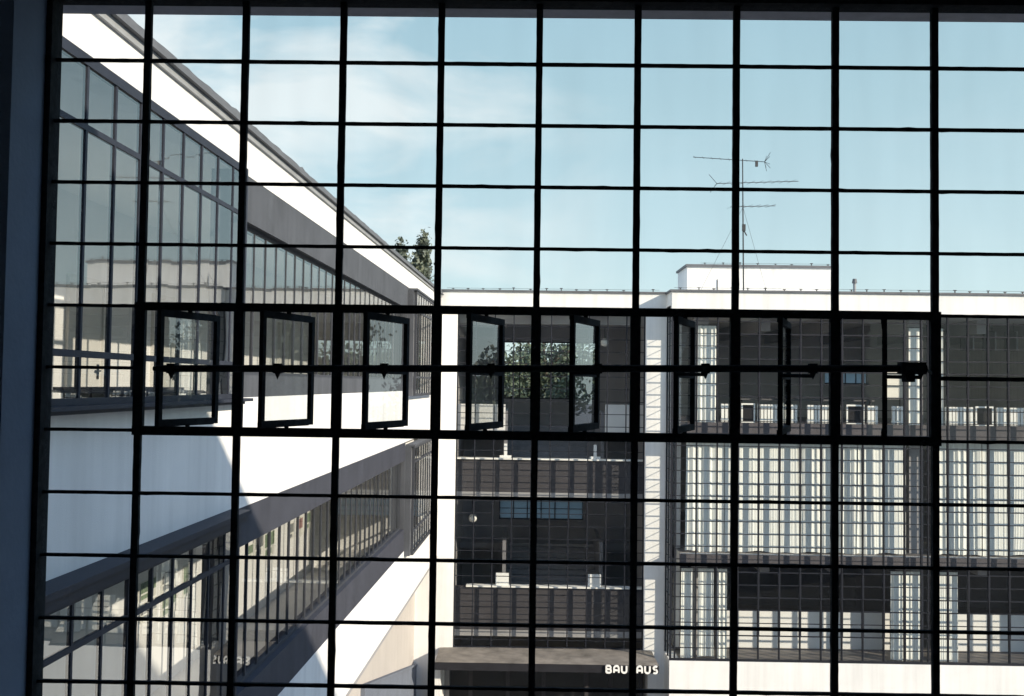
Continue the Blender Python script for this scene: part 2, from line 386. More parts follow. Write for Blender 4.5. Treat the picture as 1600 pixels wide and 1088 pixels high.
f = MB(); rz0 = lambda x: 0.042 + 0.013*(x+1.38)
f.bar((-1.372, 3.715, rz0(-1.372)), (1.50, 3.715, rz0(1.5)), 0.0135, 8)
f.bar((-1.385, 3.715, rz0(-1.385)), (-1.30, 3.715, rz0(-1.3)), 0.008, 8)
for i in range(8):
    x = cols[i]+PX/2+0.030; z = rz0(x)
    f.box(x-0.014, x+0.014, 3.700, 3.732, z-0.018, z+0.019); f.add([(x-0.008, 3.703, z-0.018), (x+0.008, 3.703, z-0.018), (x+0.008, 3.727, z-0.018), (x-0.008, 3.727, z-0.018), (x, 3.715, z-0.042)], [(0, 1, 2, 3), (0, 4, 1), (1, 4, 2), (2, 4, 3), (3, 4, 0)])
f.box(1.40, 1.49, 3.69, 3.74, rz0(1.45)-0.02, rz0(1.45)+0.024); f.box(1.415, 1.45, 3.695, 3.735, rz0(1.45)-0.05, rz0(1.45)-0.02)
f.bar((1.49, 3.715, rz0(1.49)), (1.62, 3.97, rz0(1.49)-0.01), 0.006)
f.build('operating_rod', M['black'], win)

# ------------------------------------------------------------------ glazed bridge on the left
br = thing('glazed_bridge', 'long white two storey bridge with grey banded ribbon windows and a brick chimney', 'building', (-3.5, 0, -E), -BTH)
CW = 2.70
S0, S1e, S2s, S2e, S3s, S3e, SE = 4.30, 11.00, 11.02, 24.55, 24.55, 29.2, 32.35
U = dict(top=2.37, bot=-0.19); L = dict(top=-1.45, bot=-4.12)
# white face: strips between the window bands, returned 0.3 m thick
m = MB(bx)
m.box(-0.3, 0, S0, SE, 2.37, 2.78); m.box(-0.3, 0, S0, SE, -1.45, -0.19); m.box(-0.3, 0, S0, SE, -5.50, -4.12)
m.box(-0.3, 0, S3e, SE, -0.19, 2.37); m.box(-0.3, 0, S3e, SE, -4.12, -1.45)
m.build('wall', M['white'], br)
m = MB(bx); m.box(-8.0, -0.3, S0, SE, 2.45, 2.7); m.build('roof', M['roof'], br)
m = MB(bx)
m.box(-0.34, 0.035, S0, SE-0.3, 2.78, 2.85); cp = m.build('coping', M['coping'], br)
m = MB(bx); m.box(-0.30, 0.085, S0, SE-0.3, 2.85, 2.885); m.build('gutter', M['lead'], cp)
m = MB(bx); n_ = 190; vs_, fs_ = [], []
for i in range(n_+1):
    q = S0+(SE-0.3-S0)*i/n_; h_ = 2.945+0.012*mnoise.noise((q*1.1, 0, 0))+0.016*mnoise.noise((q*5.0, 3, 0))+(0.02 if random.random() < 0.03 else 0)
    vs_ += [(-0.22, q, 2.8855), (0.06, q, 2.8855), (0.06+0.01*mnoise.noise((q*4, 7, 0)), q, h_), (-0.22, q, h_)]
for i in range(n_):
    for k in range(4): fs_.append((4*i+k, 4*i+(k+1) % 4, 4*i+4+(k+1) % 4, 4*i+4+k))
fs_ += [(3, 2, 1, 0), tuple(4*n_+k for k in range(4))]
m.add(vs_, fs_); m.build('felt_edge', M['lead'], cp)
m = MB(bx); m.box(-0.95, -0.60, 20.6, 21.0, 2.70, 3.25); m.build('chimney', M['brick'], br)
# grey bands above and below the middle windows
m = MB(bx)
for z0, z1 in ((1.84, 2.37), (-0.19, 0.07)): m.box(-0.3, -0.004, S2s, S2e, z0, z1)
build_each(m, 'grey_band', M['greyband'], br)
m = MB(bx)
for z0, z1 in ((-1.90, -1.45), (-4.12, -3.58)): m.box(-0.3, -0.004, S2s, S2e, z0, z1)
build_each(m, 'dimmed_grey_band', M['lowband'], br)
m = MB(bx)
for z0, z1 in ((0.07, 1.84), (-3.58, -1.90)):
    m.box(-0.3, -0.004, S2s, S2s+0.06, z0, z1); m.box(-0.3, -0.004, S2e-0.05, S2e, z0, z1)
build_each(m, 'window_reveal', M['greyband'], br)
# interior: slabs, back wall, ends
m = MB(bx); m.box(-CW, -0.3, S0, SE, -1.35, -0.95); m.box(-CW, -0.3, S0, SE, -5.35, -4.95); build_each(m, 'floor_slab', M['inceil'], br)
m = MB(bx); m.box(-CW, -0.3, S0+0.15, 29.6, 2.40, 2.445); m.build('ceiling', M['inwall'], br)
m = MB(bx); m.box(-8.0, -CW, S0, SE, -5.45, 2.45); m.build('corridor_wall', M['inwall'], br)
for s in (12.6, 15.35, 18.9, 22.6, 26.3):
    m = MB(bx); m.box(-CW, -CW+0.05, s, s+0.07, -0.95, 1.35); m.box(-CW, -CW+0.05, s+1.0, s+1.07, -0.95, 1.35); m.box(-CW, -CW+0.05, s+0.07, s+1.0, 1.28, 1.35)
    m.box(-CW, -CW+0.02, s+0.07, s+1.0, -0.95, 1.28); df = m.build('interior_door', M['doorpaint'], br)
    m = MB(bx); m.box(-CW+0.02, -CW+0.035, s+0.88, s+0.93, 0.0, 0.2); m.box(-CW+0.035, -CW+0.07, s+0.80, s+0.92, 0.10, 0.12); m.build('handle', M['dsteel'], df)
m = MB(bx); m.box(-CW, -0.3, S0, S0+0.15, -5.35, 2.45); m.box(-CW, -0.3, 29.6, 29.75, -4.95, -1.35); m.box(-CW, -0.3, 29.6, 29.75, -0.95, 2.45); build_each(m, 'end_wall', M['inwall'], br)
m = MB(bx); m.box(-8, 0.0, S0, SE, -5.58, -5.50); m.build('underside', M['ingrey'], br)
def strip(parent_name, s0, s1, z0, z1, a, mull, trans, mat_f, fw_=0.05, header=0.0, mw=0.034, mpos=None):
    """one ribbon window: frame bars and glass as a part with its pane as a sub-part"""
    f = MB(bx); d0, d1 = a-0.05, a
    f.box(d0-0.01, d1+0.004, s0, s1, z1-fw_-header, z1); f.box(d0-0.01, d1+0.004, s0, s1, z0, z0+fw_)
    f.box(d0-0.01, d1+0.004, s0, s0+fw_, z0+fw_, z1-fw_-header); f.box(d0-0.01, d1+0.004, s1-fw_, s1, z0+fw_, z1-fw_-header)
    ms = mpos or [s0 + (s1-s0)*i/mull for i in range(1, mull)]
    for s in ms: f.box(d0+0.012, d1-0.003, s-mw/2, s+mw/2, z0+fw_, z1-fw_-header)
    for z, w in trans: f.box(d0+0.01, d1-0.002, s0+fw_, s1-fw_, z-w/2, z+w/2)
    o = f.build('window', mat_f, parent_name)
    g = MB(bx); panes(g, [s0+fw_/2]+ms+[s1-fw_/2], sorted([z0+fw_/2, z1-fw_/2-header]+[z for z, _ in trans]), lambda u, v, d: (a-0.012+d, u, v), 0.0016)
    g.build('pane', M['bpane'], o)
    return o
S1A, S3A = 0.12, 0.20
mp1 = [S1e-0.48*k for k in range(14, 0, -1)]
strip(br, S0+0.02, S1e, -0.19, 2.36, S1A, 0, [(1.83, 0.045), (0.18, 0.05)], M['bframe'], 0.05, 0.03, mpos=mp1, mw=0.030)
strip(br, S0+0.02, S1e, -4.12, -1.56, S1A, 0, [(-1.93, 0.045), (-3.62, 0.05)], M['bframe'], 0.05, mpos=mp1, mw=0.030)
mp2 = [S2s+0.06+0.49*k for k in range(1, 28) if S2s+0.06+0.49*k < S2e-0.15]
strip(br, S2s+0.06, S2e-0.05, 0.07, 1.84, -0.10, 0, [], M['msteel'], 0.045, mpos=mp2, mw=0.03)
strip(br, S2s+0.06, S2e-0.05, -3.58, -1.90, -0.10, 0, [], M['msteel'], 0.045, mpos=mp2, mw=0.03)
mp3 = [S3s+0.14+0.49*k for k in range(1, 9)]
strip(br, S3s+0.14, S3e, -0.32, 2.30, S3A, 0, [(1.80, 0.05), (0.15, 0.05)], M['msteel'], 0.06, mpos=mp3)
strip(br, S3s+0.14, S3e, -4.24, -1.56, S3A, 0, [(-1.95, 0.05), (-3.66, 0.05)], M['msteel'], 0.06, mpos=mp3)
m = MB(bx); m.box(-0.46, -0.42, S3s+0.5, S3e-0.05, 0.2, 2.25); m.box(-0.46, -0.42, S3s+0.5, S3e-0.05, -3.6, -1.65); build_each(m, 'reflection_sheet', M['inwall'], br)  # added white sheets imitating a pale reflection in the far panes
m = MB(bx)                                    # box-like sides and tops of the projecting windows
for z0, z1 in ((-0.32, 2.30), (-4.24, -1.56)):
    m.box(-0.3, S3A-0.062, S3s+0.004, S3s+0.14, z0, z1); m.box(0, S3A+0.03, S3s+0.004, S3e, z1+0.001, z1+0.05)
for z0, z1 in ((-0.19, 2.36), (-4.12, -1.56)):
    m.box(-0.05, S1A-0.062, S1e-0.07, S1e-0.001, z0, z1)
build_each(m, 'window_cheek', M['greyband'], br)
m = MB(bx); m.box(0.0, 0.235, S0, S1e+0.03, -1.47, -1.42); m.box(0.0, 0.20, S0, S1e+0.01, -1.557, -1.47); m.build('ledge', M['bframe'], br)
m = MB(bx); m.box(0.0, 0.19, S0, S1e+0.16, -0.225, -0.192); m.box(0, 0.14, S0, S1e+0.02, -0.255, -0.225); m.build('sill', M['bframe'], br)
# ground floor below the bridge, set back behind its face, next to the entrance
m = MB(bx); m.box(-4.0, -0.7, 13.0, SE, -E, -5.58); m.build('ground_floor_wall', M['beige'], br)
t = thing('shadow_wedge', 'low blue grey wedge standing in for a shadow under the far end of the bridge', 'wall', tuple(bx((-0.45, 27.5, -E))), -BTH)
m = MB(bx); P_ = [(22.9, -E), (SE-0.3, -E), (SE-0.3, -9.0), (22.9, -6.93)]  # solid wedge and cap, coloured to imitate a cast shadow
m.add([(a, y, z) for a in (-0.698, -0.60) for y, z in P_], [(0, 1, 2, 3), (7, 6, 5, 4), (0, 4, 5, 1), (1, 5, 6, 2), (2, 6, 7, 3), (3, 7, 4, 0)]); m.build('shadow_face', M['wedge'], t)
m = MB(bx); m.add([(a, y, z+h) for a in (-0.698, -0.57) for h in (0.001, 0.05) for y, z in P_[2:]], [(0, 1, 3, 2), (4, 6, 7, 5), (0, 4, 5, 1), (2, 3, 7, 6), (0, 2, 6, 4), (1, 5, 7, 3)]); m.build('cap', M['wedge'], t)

# posters pinned up in the lower corridor
PO = [(16.72, 17.46, -3.43, -3.76, 'print_green', 'pale green poster, upper of the pair nearest the window, lower corridor'),
      (16.77, 17.51, -3.80, -4.12, 'print_grey', 'pale grey poster hung below the green one, lower corridor'),
      (17.68, 18.36, -3.43, -3.80, 'print_grey', 'grey poster, upper one of the second pair along lower corridor'),
      (17.71, 18.43, -3.84, -4.25, 'print_green', 'green edged poster, lower one of the second pair along lower corridor'),
      (18.74, 19.12, -3.51, -4.10, 'print_green', 'narrow upright green poster just before the grey band starts'),
      (22.63, 23.20, -3.77, -4.12, 'print_green', 'small green poster, first behind the middle lower window'),
      (23.32, 24.04, -3.67, -4.16, 'print_grey', 'grey figured poster, second behind the middle lower window'),
      (24.11, 25.02, -3.70, -4.31, 'print_green', 'largest green poster, third behind the middle lower window'),
      (26.33, 26.90, -3.78, -4.21, 'print_grey', 'small grey poster just before the reddish one, lower corridor'),
      (27.20, 27.89, -3.76, -4.28, 'print_red', 'reddish topped poster, only one with red, lower corridor'),
      (28.06, 28.80, -3.73, -4.22, 'print_green', 'green poster just past the reddish one, lower corridor')]
for s0, s1, z1, z0, mt, lb in PO:
    s0, s1, z1, z0 = (q*0.905 for q in (s0, s1, z1, z0))          # measured for a wall 3.35 m in, moved to this one
    c = bx((-CW, (s0+s1)/2, z0))
    t = thing('poster', lb, 'poster', tuple(c), -BTH, 'posters in the lower corridor')
    m = MB(bx); m.box(-CW+0.004, -CW+0.02, s0, s1, z0, z1); m.build('sheet', M['paper'], t)
    m = MB(bx); w = (s1-s0)
    m.box(-CW+0.02, -CW+0.025, s0+0.06*w, s1-0.06*w, z0+0.42*(z1-z0), z1-0.05*(z1-z0))
    if mt != 'print_red': m.box(-CW+0.02, -CW+0.025, s0+0.1*w, s1-0.3*w, z0+0.1*(z1-z0), z0+0.32*(z1-z0))
    m.build('printed_area', M[mt], t)
# flat boards lying on the sill behind the near upper window
for (s0, s1, z, hgt, lb) in ((8.55, 10.25, -0.125, 0.05, 'dark flat board stack lying inside the near bridge window, larger one'), (10.42, 10.86, -0.14, 0.03, 'small dark board lying beside the larger board stack on sill')):
    c = bx((-0.5, (s0+s1)/2, z-0.05))
    t = thing('drawing_board', lb, 'board', tuple(c), -BTH)
    m = MB(bx); m.box(-0.80, -0.22, s0, s1, z, z+0.022); m.build('top_board', M['board'], t)
    m = MB(bx); m.box(-0.86, -0.30, s0+0.15, s1+0.10, z+0.022, z+hgt); m.build('upper_board', M['board'], t)
    m = MB(bx); m.box(-0.74, -0.68, s0+0.1, s1-0.1, -0.95, z); m.box(-0.34, -0.28, s0+0.1, s1-0.1, z-0.05, z); build_each(m, 'batten', M['dsteel'], t)

# ------------------------------------------------------------------ entrance block in the middle
en = thing('entrance_block', 'white entrance block with tall stair window over a concrete canopy, between bridge and workshop', 'building', (0.9, 34, -E))
GX0, GX1, GZ0, GZ1 = -2.13, 3.95, -8.44, 2.35
DX0, DX1, DZ0, DZ1 = -2.40, 4.10, -E, -8.70
m = MB(); m.wall(-5.2, 4.62, -E, 3.0, 32.10, 32.40, [(GX0, GX1, GZ0, GZ1), (DX0, DX1, DZ0, DZ1)])
m.box(-5.2, -4.9, 32.4, 39.0, -E, 3.0); m.box(4.30, 4.62, 32.4, 39.0, -E, 3.0)
m.build('wall', M['white'], en)
BW = [(-0.75, 2.95, -0.55, 1.68), (-0.85, 2.40, -5.2, -4.35)]
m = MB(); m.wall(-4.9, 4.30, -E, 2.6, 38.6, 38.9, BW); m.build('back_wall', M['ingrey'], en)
m = MB(); m.box(-4.9, 4.30, 32.4, 38.6, 2.40, 2.6); m.build('roof', M['inceil'], en)
m = MB(); m.box(-5.25, 4.62, 32.03, 32.45, 3.0, 3.05); cpe = m.build('coping', M['lead'], en)
def pegs(parent, x0, x1, n, y, z, wire):
    for k in range(n):
        x = x0+(x1-x0)*k/(n-1)+random.uniform(-0.05, 0.05); h_ = random.uniform(0.03, 0.08)
        m = MB(); m.box(x-0.015, x+0.015, y-0.015, y+0.015, z, z+h_); m.box(x-0.045, x+0.045, y-0.02, y+0.025, z+h_, z+h_+0.02); m.build('roof_peg', M['antenna'], parent)
    m = MB(); m.bar((x0-0.2, y, z+wire), (x1+0.2, y, z+wire+0.01), 0.006, 4); m.build('roof_wire', M['antenna'], parent)
pegs(cpe, -2.3, 4.2, 14, 32.22, 3.05, 0.06)
m = MB(); m.box(-2.9, -2.66, 31.7, 32.08, 2.3, 3.02); m.build('corner_pier', M['coping'], en)
# side walls of the stair hall and ceilings
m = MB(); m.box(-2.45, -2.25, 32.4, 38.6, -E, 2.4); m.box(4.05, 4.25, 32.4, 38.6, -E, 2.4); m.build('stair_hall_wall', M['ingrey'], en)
# tall stair window
vx = [GX0 + 0.608*k for k in range(1, 10)]; hz_ = [2.35-0.06-0.402*k for k in range(1, 27)]
f = MB(); Y0, Y1 = 32.16, 32.20
f.box(GX0, GX0+0.05, Y0, Y1, GZ0, GZ1); f.box(GX1-0.05, GX1, Y0, Y1, GZ0, GZ1)
f.box(GX0+0.05, GX1-0.05, Y0, Y1, GZ1-0.06, GZ1); f.box(GX0+0.05, GX1-0.05, Y0, Y1, GZ0, GZ0+0.06)
for x in vx: f.box(x-0.017, x+0.017, Y0-0.01, Y1+0.03, GZ0+0.06, GZ1-0.06)
for z in hz_:
    if z > GZ0+0.1: f.box(GX0+0.05, GX1-0.05, Y0+0.012, Y1-0.006, z-0.011, z+0.011)
sw = f.build('stair_window', M['dsteel'], en)
f = MB(); panes(f, [GX0+0.02]+vx+[GX1-0.02], [GZ0+0.02]+sorted(z for z in hz_ if z > GZ0+0.1)+[GZ1-0.02], lambda u, v, d: (u, 32.185+d, v), 0.0012)
f.build('pane', M['wpane'], sw)
# landings with solid parapets right behind the glass
m = MB()
for zt, zb in ((-2.44, -3.5), (-6.56, -7.94)): m.box(-2.25, 4.05, 32.52, 32.66, zb, zt)
m.build('landing_parapet', M['parapet'], en)
m = MB()
for zt in (-2.44, -6.56): m.box(-2.2 if zt > -4 else -1.75, 3.95, 32.44, 32.76, zt, zt+0.045)
build_each(m, 'parapet_cap', M['letter'], en)
m = MB()
for zf in (-3.5, -7.94): m.box(-2.25, 4.05, 32.52, 34.3, zf-0.2, zf)
m.box(-2.25, 4.05, 37.3, 38.6, -1.75, -1.55); m.box(-2.25, 4.05, 37.3, 38.6, -6.1, -5.9); m.box(-2.25, -0.55, 32.9, 34.2, 1.95, 2.4); m.box(-2.25, 4.05, 32.7, 33.2, 2.0, 2.4)
build_each(m, 'landing_slab', M['ingrey'], en)
m = MB(); m.box(-2.25, -0.56, 33.0, 33.1, -1.60, -0.66); m.box(2.74, 4.05, 33.0, 33.1, -1.55, -0.62); build_each(m, 'gallery_parapet', M['inceil'], en)
for zf in (-3.5, -7.94):
    m = MB(); n = 12
    for k in range(n): m.box(-0.5, 2.7, 34.3+0.25*k, 34.3+0.25*(k+1)+0.03, zf+0.162*k-0.16, zf+0.162*(k+1))
    m.box(-0.62, -0.5, 34.3, 37.4, zf, zf+2.6); m.box(2.7, 2.82, 34.3, 37.4, zf, zf+2.6)
    m.build('stair_flight', M['step'], en)
for k_, (x0, x1, z0, z1) in enumerate(BW):
    f = MB(); f.box(x0, x1, 38.70, 38.74, z0, z0+0.05); f.box(x0, x1, 38.70, 38.74, z1-0.05, z1)
    for k in range(7):
        x = x0+0.02+(x1-x0-0.04)*k/6; f.box(x-0.02, x+0.02, 38.70, 38.74, z0+0.05, z1-0.05)
    f.box(x0, x1, 38.705, 38.735, (z0+z1)/2-0.012, (z0+z1)/2+0.012)
    bwf = f.build('rear_window', M['dsteel'], en)
    f = MB(); f.quad((x0, 38.72, z0), (x1, 38.72, z0), (x1, 38.72, z1), (x0, 38.72, z1)); f.build('pane', M['frost' if k_ else 'wpane'], bwf)
# entrance doors below the canopy
m = MB(); m.box(-2.4, 4.1, 32.9, 33.0, -E, DZ1); m.build('door_backing', M['dpanel'], en)
m = MB()
for x in (-2.4, -1.62, -0.42, 0.74, 2.12, 2.9, 3.86): m.box(x, x+0.12, 32.46, 32.56, -E, DZ1)
m.box(-2.28, 3.86, 32.47, 32.55, -9.02, -8.95); dfm = m.build('entrance_doors', M['parapet'], en)
m = MB()
for a, b in zip((-2.28, -1.5, -0.3, 0.86, 2.24, 3.02), (-1.62, -0.42, 0.74, 2.12, 2.9, 3.86)): m.quad((a, 32.51, -E), (b, 32.51, -E), (b, 32.51, DZ1), (a, 32.51, DZ1))
m.build('pane', M['wpane'], dfm)
# concrete canopy with an uneven weathered top
m = MB(); nx, ny = 60, 14; vs_, fs_ = [], []
CX0, CX1, CY0, CY1 = -2.55, 4.22, 30.42, 32.098
for j in range(ny+1):
    for i in range(nx+1):
        u = i/nx; v = j/ny; x = CX0+(CX1-CX0)*u; y = CY0+(CY1-CY0)*v
        e = min(1, min(u, 1-u)*18)*min(1, v*7)
        vs_.append((x, y, -8.425 + e*(0.028 + 0.022*mnoise.noise((x*1.3, y*2.2, 3)) + 0.012*mnoise.noise((x*5, y*6, 1)))))
for j in range(ny):
    for i in range(nx):
        a = j*(nx+1)+i; fs_.append((a, a+1, a+nx+2, a+nx+1))
m.add(vs_, fs_); m.sm = True
can = m.build('canopy', M['concrete'], en)
m = MB(); m.box(CX0, CX1, CY0, CY1, -8.66, -8.427); m.build('canopy_edge', M['canedge'], can)
m = MB(); m.box(-2.66, -2.42, 31.0, 32.098, -E, -8.661); m.build('entrance_pier', M['white'], en)

# BAUHAUS lettering on the canopy edge
sign = thing('lettering', 'white rounded capital letters reading BAUHAUS on the dark canopy edge', 'sign', (3.4, 30.4, -8.66))
def arc(cx, cz, rx, rz_, a0, a1, n=10): return [(cx+rx*math.cos(R(a0+(a1-a0)*i/n)), cz+rz_*math.sin(R(a0+(a1-a0)*i/n))) for i in range(n+1)]
GL = {  # strokes in a 1 x 1.3 cell
 'B': [[(0.1, 0), (0.1, 1.3)], [(0.1, 1.3), (0.55, 1.3)]+arc(0.55, 0.98, 0.30, 0.32, 90, -90)+[(0.1, 0.66)], [(0.1, 0.66), (0.58, 0.66)]+arc(0.58, 0.33, 0.34, 0.33, 90, -90)+[(0.1, 0)]],
 'A': [[(0.08, 0), (0.08, 0.85)]+arc(0.5, 0.85, 0.42, 0.45, 180, 0)+[(0.92, 0)], [(0.08, 0.48), (0.92, 0.48)]],
 'U': [[(0.08, 1.3), (0.08, 0.45)]+arc(0.5, 0.45, 0.42, 0.45, 180, 360)+[(0.92, 1.3)]],
 'H': [[(0.08, 0), (0.08, 1.3)], [(0.92, 0), (0.92, 1.3)], [(0.08, 0.66), (0.92, 0.66)]],
 'S': [arc(0.55, 0.98, 0.34, 0.32, 40, 270)+arc(0.48, 0.33, 0.36, 0.33, 90, -140)],
}
lx, lp, lh = 2.615, 0.2335, 0.20/1.3
def stroke(m, pts, y0, y1, w):
    P = [Vector((a, b)) for a, b in pts]; n = len(P); Lf, Rt = [], []
    for i in range(n):
        d = (P[min(i+1, n-1)]-P[max(i-1, 0)]).normalized(); q = Vector((-d.y, d.x))*w/2
        Lf.append(P[i]+q); Rt.append(P[i]-q)
    vs = []; fs = []
    for i in range(n):
        for y in (y0, y1): vs += [(Lf[i].x, y, Lf[i].y), (Rt[i].x, y, Rt[i].y)]
    for i in range(n-1):
        a, b = 4*i, 4*i+4
        fs += [(a, a+1, b+1, b), (a+2, b+2, b+3, a+3), (a, b, b+2, a+2), (a+1, a+3, b+3, b+1)]
    fs += [(0, 2, 3, 1), (4*n-4, 4*n-3, 4*n-1, 4*n-2)]
    m.add(vs, fs)
for i, ch in enumerate('BAUHAUS'):
    m = MB()
    for k, st in enumerate(GL[ch]):
        stroke(m, [(lx+lp*i+a*0.172, -8.635+b*lh) for a, b in st], 30.345-0.002*k, 30.40, 0.052)
    m.build('letter', M['letter'], sign)

# globe lamps and small boards in the stair hall
for (x, y, z, lb) in ((-1.62, 33.6, -4.50, 'white globe lamp over the middle stair landing near the bridge'), (2.75, 33.6, 1.46, 'white globe lamp high in the top stair landing near the workshop')):
    t = thing('globe_lamp', lb, 'lamp', (x, y, z+0.15)); m = MB(); m.sphere((x, y, z), 0.14); m.build('globe', M['globe'], t)
    m = MB(); m.bar((x, y, z+0.13), (x, y, (-3.7 if z < 0 else 1.95)), 0.012); m.build('stem', M['dsteel'], t)
for (x0, x1, z0, z1, lb) in ((-0.80, -0.37, -6.515, -6.12, 'pale square board on the lower landing cap, nearer the bridge'), (2.20, 2.62, -6.515, -6.12, 'pale square board on the lower landing cap, nearer the workshop'),
                         (-0.72, -0.34, -2.395, -2.31, 'low pale box on the upper landing cap, nearer the bridge'), (2.22, 2.56, -2.395, -2.31, 'low pale box on the upper landing cap, nearer the workshop')):
    t = thing('display_board' if z1 > -2.2 or z1-z0 > 0.2 else 'display_box', lb, 'board', ((x0+x1)/2, 32.6, z0))
    m = MB(); m.box(x0, x1, 32.56, 32.60, z0, z1); m.build('panel', M['inwall'], t)
    m = MB(); m.box((x0+x1)/2-0.05, (x0+x1)/2+0.05, 32.60, 32.70, z0, z0+0.05)
    if z1-z0 < 0.2: m.box((x0+x1)/2-0.05, (x0+x1)/2+0.05, 32.58, 32.62, z1, z1+0.38)
    build_each(m, 'stand', M['inwall'], t)

# ------------------------------------------------------------------ workshop block on the right
wk = thing('workshop_block', 'white flat roofed workshop block with full height glass curtain wall and a roof penthouse', 'building', (11.5, 36, -E))
WXL, WXR, WY = 4.62, 18.6, 31.0; BZ = -8.42
m = MB()
m.box(WXL, WXR, WY, WY+0.25, 2.35, 2.97); m.box(WXL, WXL+0.25, WY+0.25, 32.1, 2.35, 2.97)
m.box(WXL, WXR, WY, WY+0.3, -E, BZ); m.box(WXL, WXL+0.3, WY+0.3, 32.1, -E, BZ)
build_each(m, 'wall', M['white'], wk)
m = MB(); m.box(WXR, WXR+0.3, WY, 42, -E, 2.97); m.box(WXL, WXL+0.3, 39.0, 42, -E, 2.97); build_each(m, 'end_wall', M['white'], wk)
m = MB(); m.wall(WXL+0.3, WXR, -E, 2.97, 41.7, 42.0, [(12.6, 14.4, 0.2, 0.8)]); m.build('back_wall', M['inceil'], wk)
m = MB(); m.box(12.6, 14.4, 41.82, 41.86, 0.2, 0.25); m.box(12.6, 14.4, 41.82, 41.86, 0.75, 0.8)
for k in range(5): m.box(12.6+0.44*k, 12.64+0.44*k, 41.82, 41.86, 0.25, 0.75)
o = m.build('rear_window', M['dsteel'], wk); m = MB(); m.quad((12.6, 41.84, 0.2), (14.4, 41.84, 0.2), (14.4, 41.84, 0.8), (12.6, 41.84, 0.8)); m.build('pane', M['frost'], o)
m = MB(); m.box(WXL, WXR, WY+0.25, 41.7, 2.30, 2.55); m.build('roof', M['inceil'], wk)
m = MB(); m.box(WXL-0.06, WXR+0.3, WY-0.06, WY+0.35, 2.97, 3.03); m.box(WXL-0.06, WXL+0.3, WY+0.35, 33.5, 2.97, 3.03); cpw = m.build('coping', M['lead'], wk)
pegs(cpw, 4.9, 18.2, 26, WY+0.11, 3.03, 0.07)
# roof penthouse
m = MB(); m.box(5.91, 11.12, 36.0, 38.2, 2.55, 4.36); ph = m.build('penthouse', M['white'], wk)
m = MB(); m.box(5.85, 11.18, 35.92, 38.28, 4.36, 4.44); m.build('penthouse_coping', M['lead'], ph)
pegs(ph, 6.6, 11.0, 8, 36.07, 4.44, 0.06)
m = MB(); m.bar((7.0, 35.98, 2.9), (7.0, 35.98, 3.9), 0.012); m.build('wall_conduit', M['antenna'], ph)
# curtain wall
DIV = 12.49
vx1 = [4.78+0.6425*k for k in range(1, 12)]; vx2 = [DIV+0.69]+[DIV+0.69+0.625*k for k in range(1, 9)]
vx2 = [x for x in vx2 if x < WXR-0.2]
hr = [-1.82+0.388*k for k in range(-17, 11)]
f = MB(); Y0, Y1 = WY+0.02, WY+0.06
f.box(WXL, WXL+0.06, Y0-0.01, Y1+0.02, BZ, 2.35); f.box(4.755, 4.805, Y0, Y1, BZ, 2.35)
f.box(WXL+0.06, WXR, Y0, Y1, 2.29, 2.35); f.box(WXL+0.06, WXR, Y0-0.01, Y1+0.01, BZ, BZ+0.07)
for x in vx1+vx2: f.box(x-0.017, x+0.017, Y0-0.01, Y1+0.055, BZ+0.07, 2.29)
f.box(DIV-0.15, DIV-0.10, Y0-0.01, Y1+0.04, BZ+0.07, 2.29); f.box(DIV+0.06, DIV+0.10, Y0-0.01, Y1+0.04, BZ+0.07, 2.29)
for z in hr:
    if BZ+0.1 < z < 2.28: f.box(WXL+0.06, WXR, Y0+0.008, Y1-0.004, z-0.0125, z+0.0125)
# opening lights: heavier sections framing the middle rows of each storey
for zt, zb in ((1.66, 0.884), (0.496, -0.28), (-1.82, -2.596), (-2.984, -3.76), (-5.70, -6.476), (-6.86, -7.64)):
    for x in vx1[2:]+vx2: f.box(x-0.032, x+0.032, Y0-0.006, Y1+0.04, zb, zt)
    for z in (zt, zb): f.box(vx1[2], WXR, Y0+0.003, Y1+0.03, z-0.014, z+0.014)
# glazed return round the corner
for y in (31.55, 32.06): f.box(WXL+0.005, WXL+0.045, y-0.02, y+0.02, BZ, 2.35)
for z in hr:
    if BZ+0.1 < z < 2.28: f.box(WXL+0.012, WXL+0.035, Y1+0.02, 32.06, z-0.006, z+0.006)
cw = f.build('curtain_wall', M['dsteel'], wk)
f = MB(); hzz = [BZ+0.02]+[z for z in hr if BZ+0.1 < z < 2.28]+[2.32]
panes(f, [WXL+0.02, 4.78]+vx1+[DIV-0.1, DIV+0.08]+vx2+[WXR], hzz, lambda u, v, d: (u, WY+0.04+d, v), 0.0012)
panes(f, [WY+0.05, 31.55, 32.08], hzz, lambda u, v, d: (WXL+0.024+d, u, v), 0.001)
f.build('pane', M['wpane'], cw)
# floors
m = MB(); m.box(5.0, WXR, 31.42, 41.7, -1.62, -1.20); m.box(5.0, WXR, 31.42, 41.7, -5.60, -5.20); m.box(WXL+0.3, WXR, 31.3, 41.7, -8.75, -8.50); build_each(m, 'floor_slab', M['inceil'], wk)
m = MB(); m.box(WXL+0.35, WXR, 31.30, 31.418, -1.60, -1.10); m.box(WXL+0.35, WXR, 31.30, 31.418, -5.58, -5.22); build_each(m, 'slab_edge', M['slabedge'], wk)
m = MB(); m.box(5.0, WXR, 31.5, 41.7, -8.498, -8.49); m.box(5.0, WXR, 31.5, 41.7, -1.198, -1.19); m.box(5.0, WXR, 31.5, 41.7, -5.198, -5.19); build_each(m, 'floor_covering', M['lino'], wk)
m = MB(); m.box(5.0, 5.15, 32.4, 41.7, -8.4, 2.3)
m.build('partition', M['inwall'], wk)
m = MB(); m.box(6.2, WXR, 37.0, 37.2, -8.48, -5.62); m.build('lower_back_wall', M['indark'], wk)
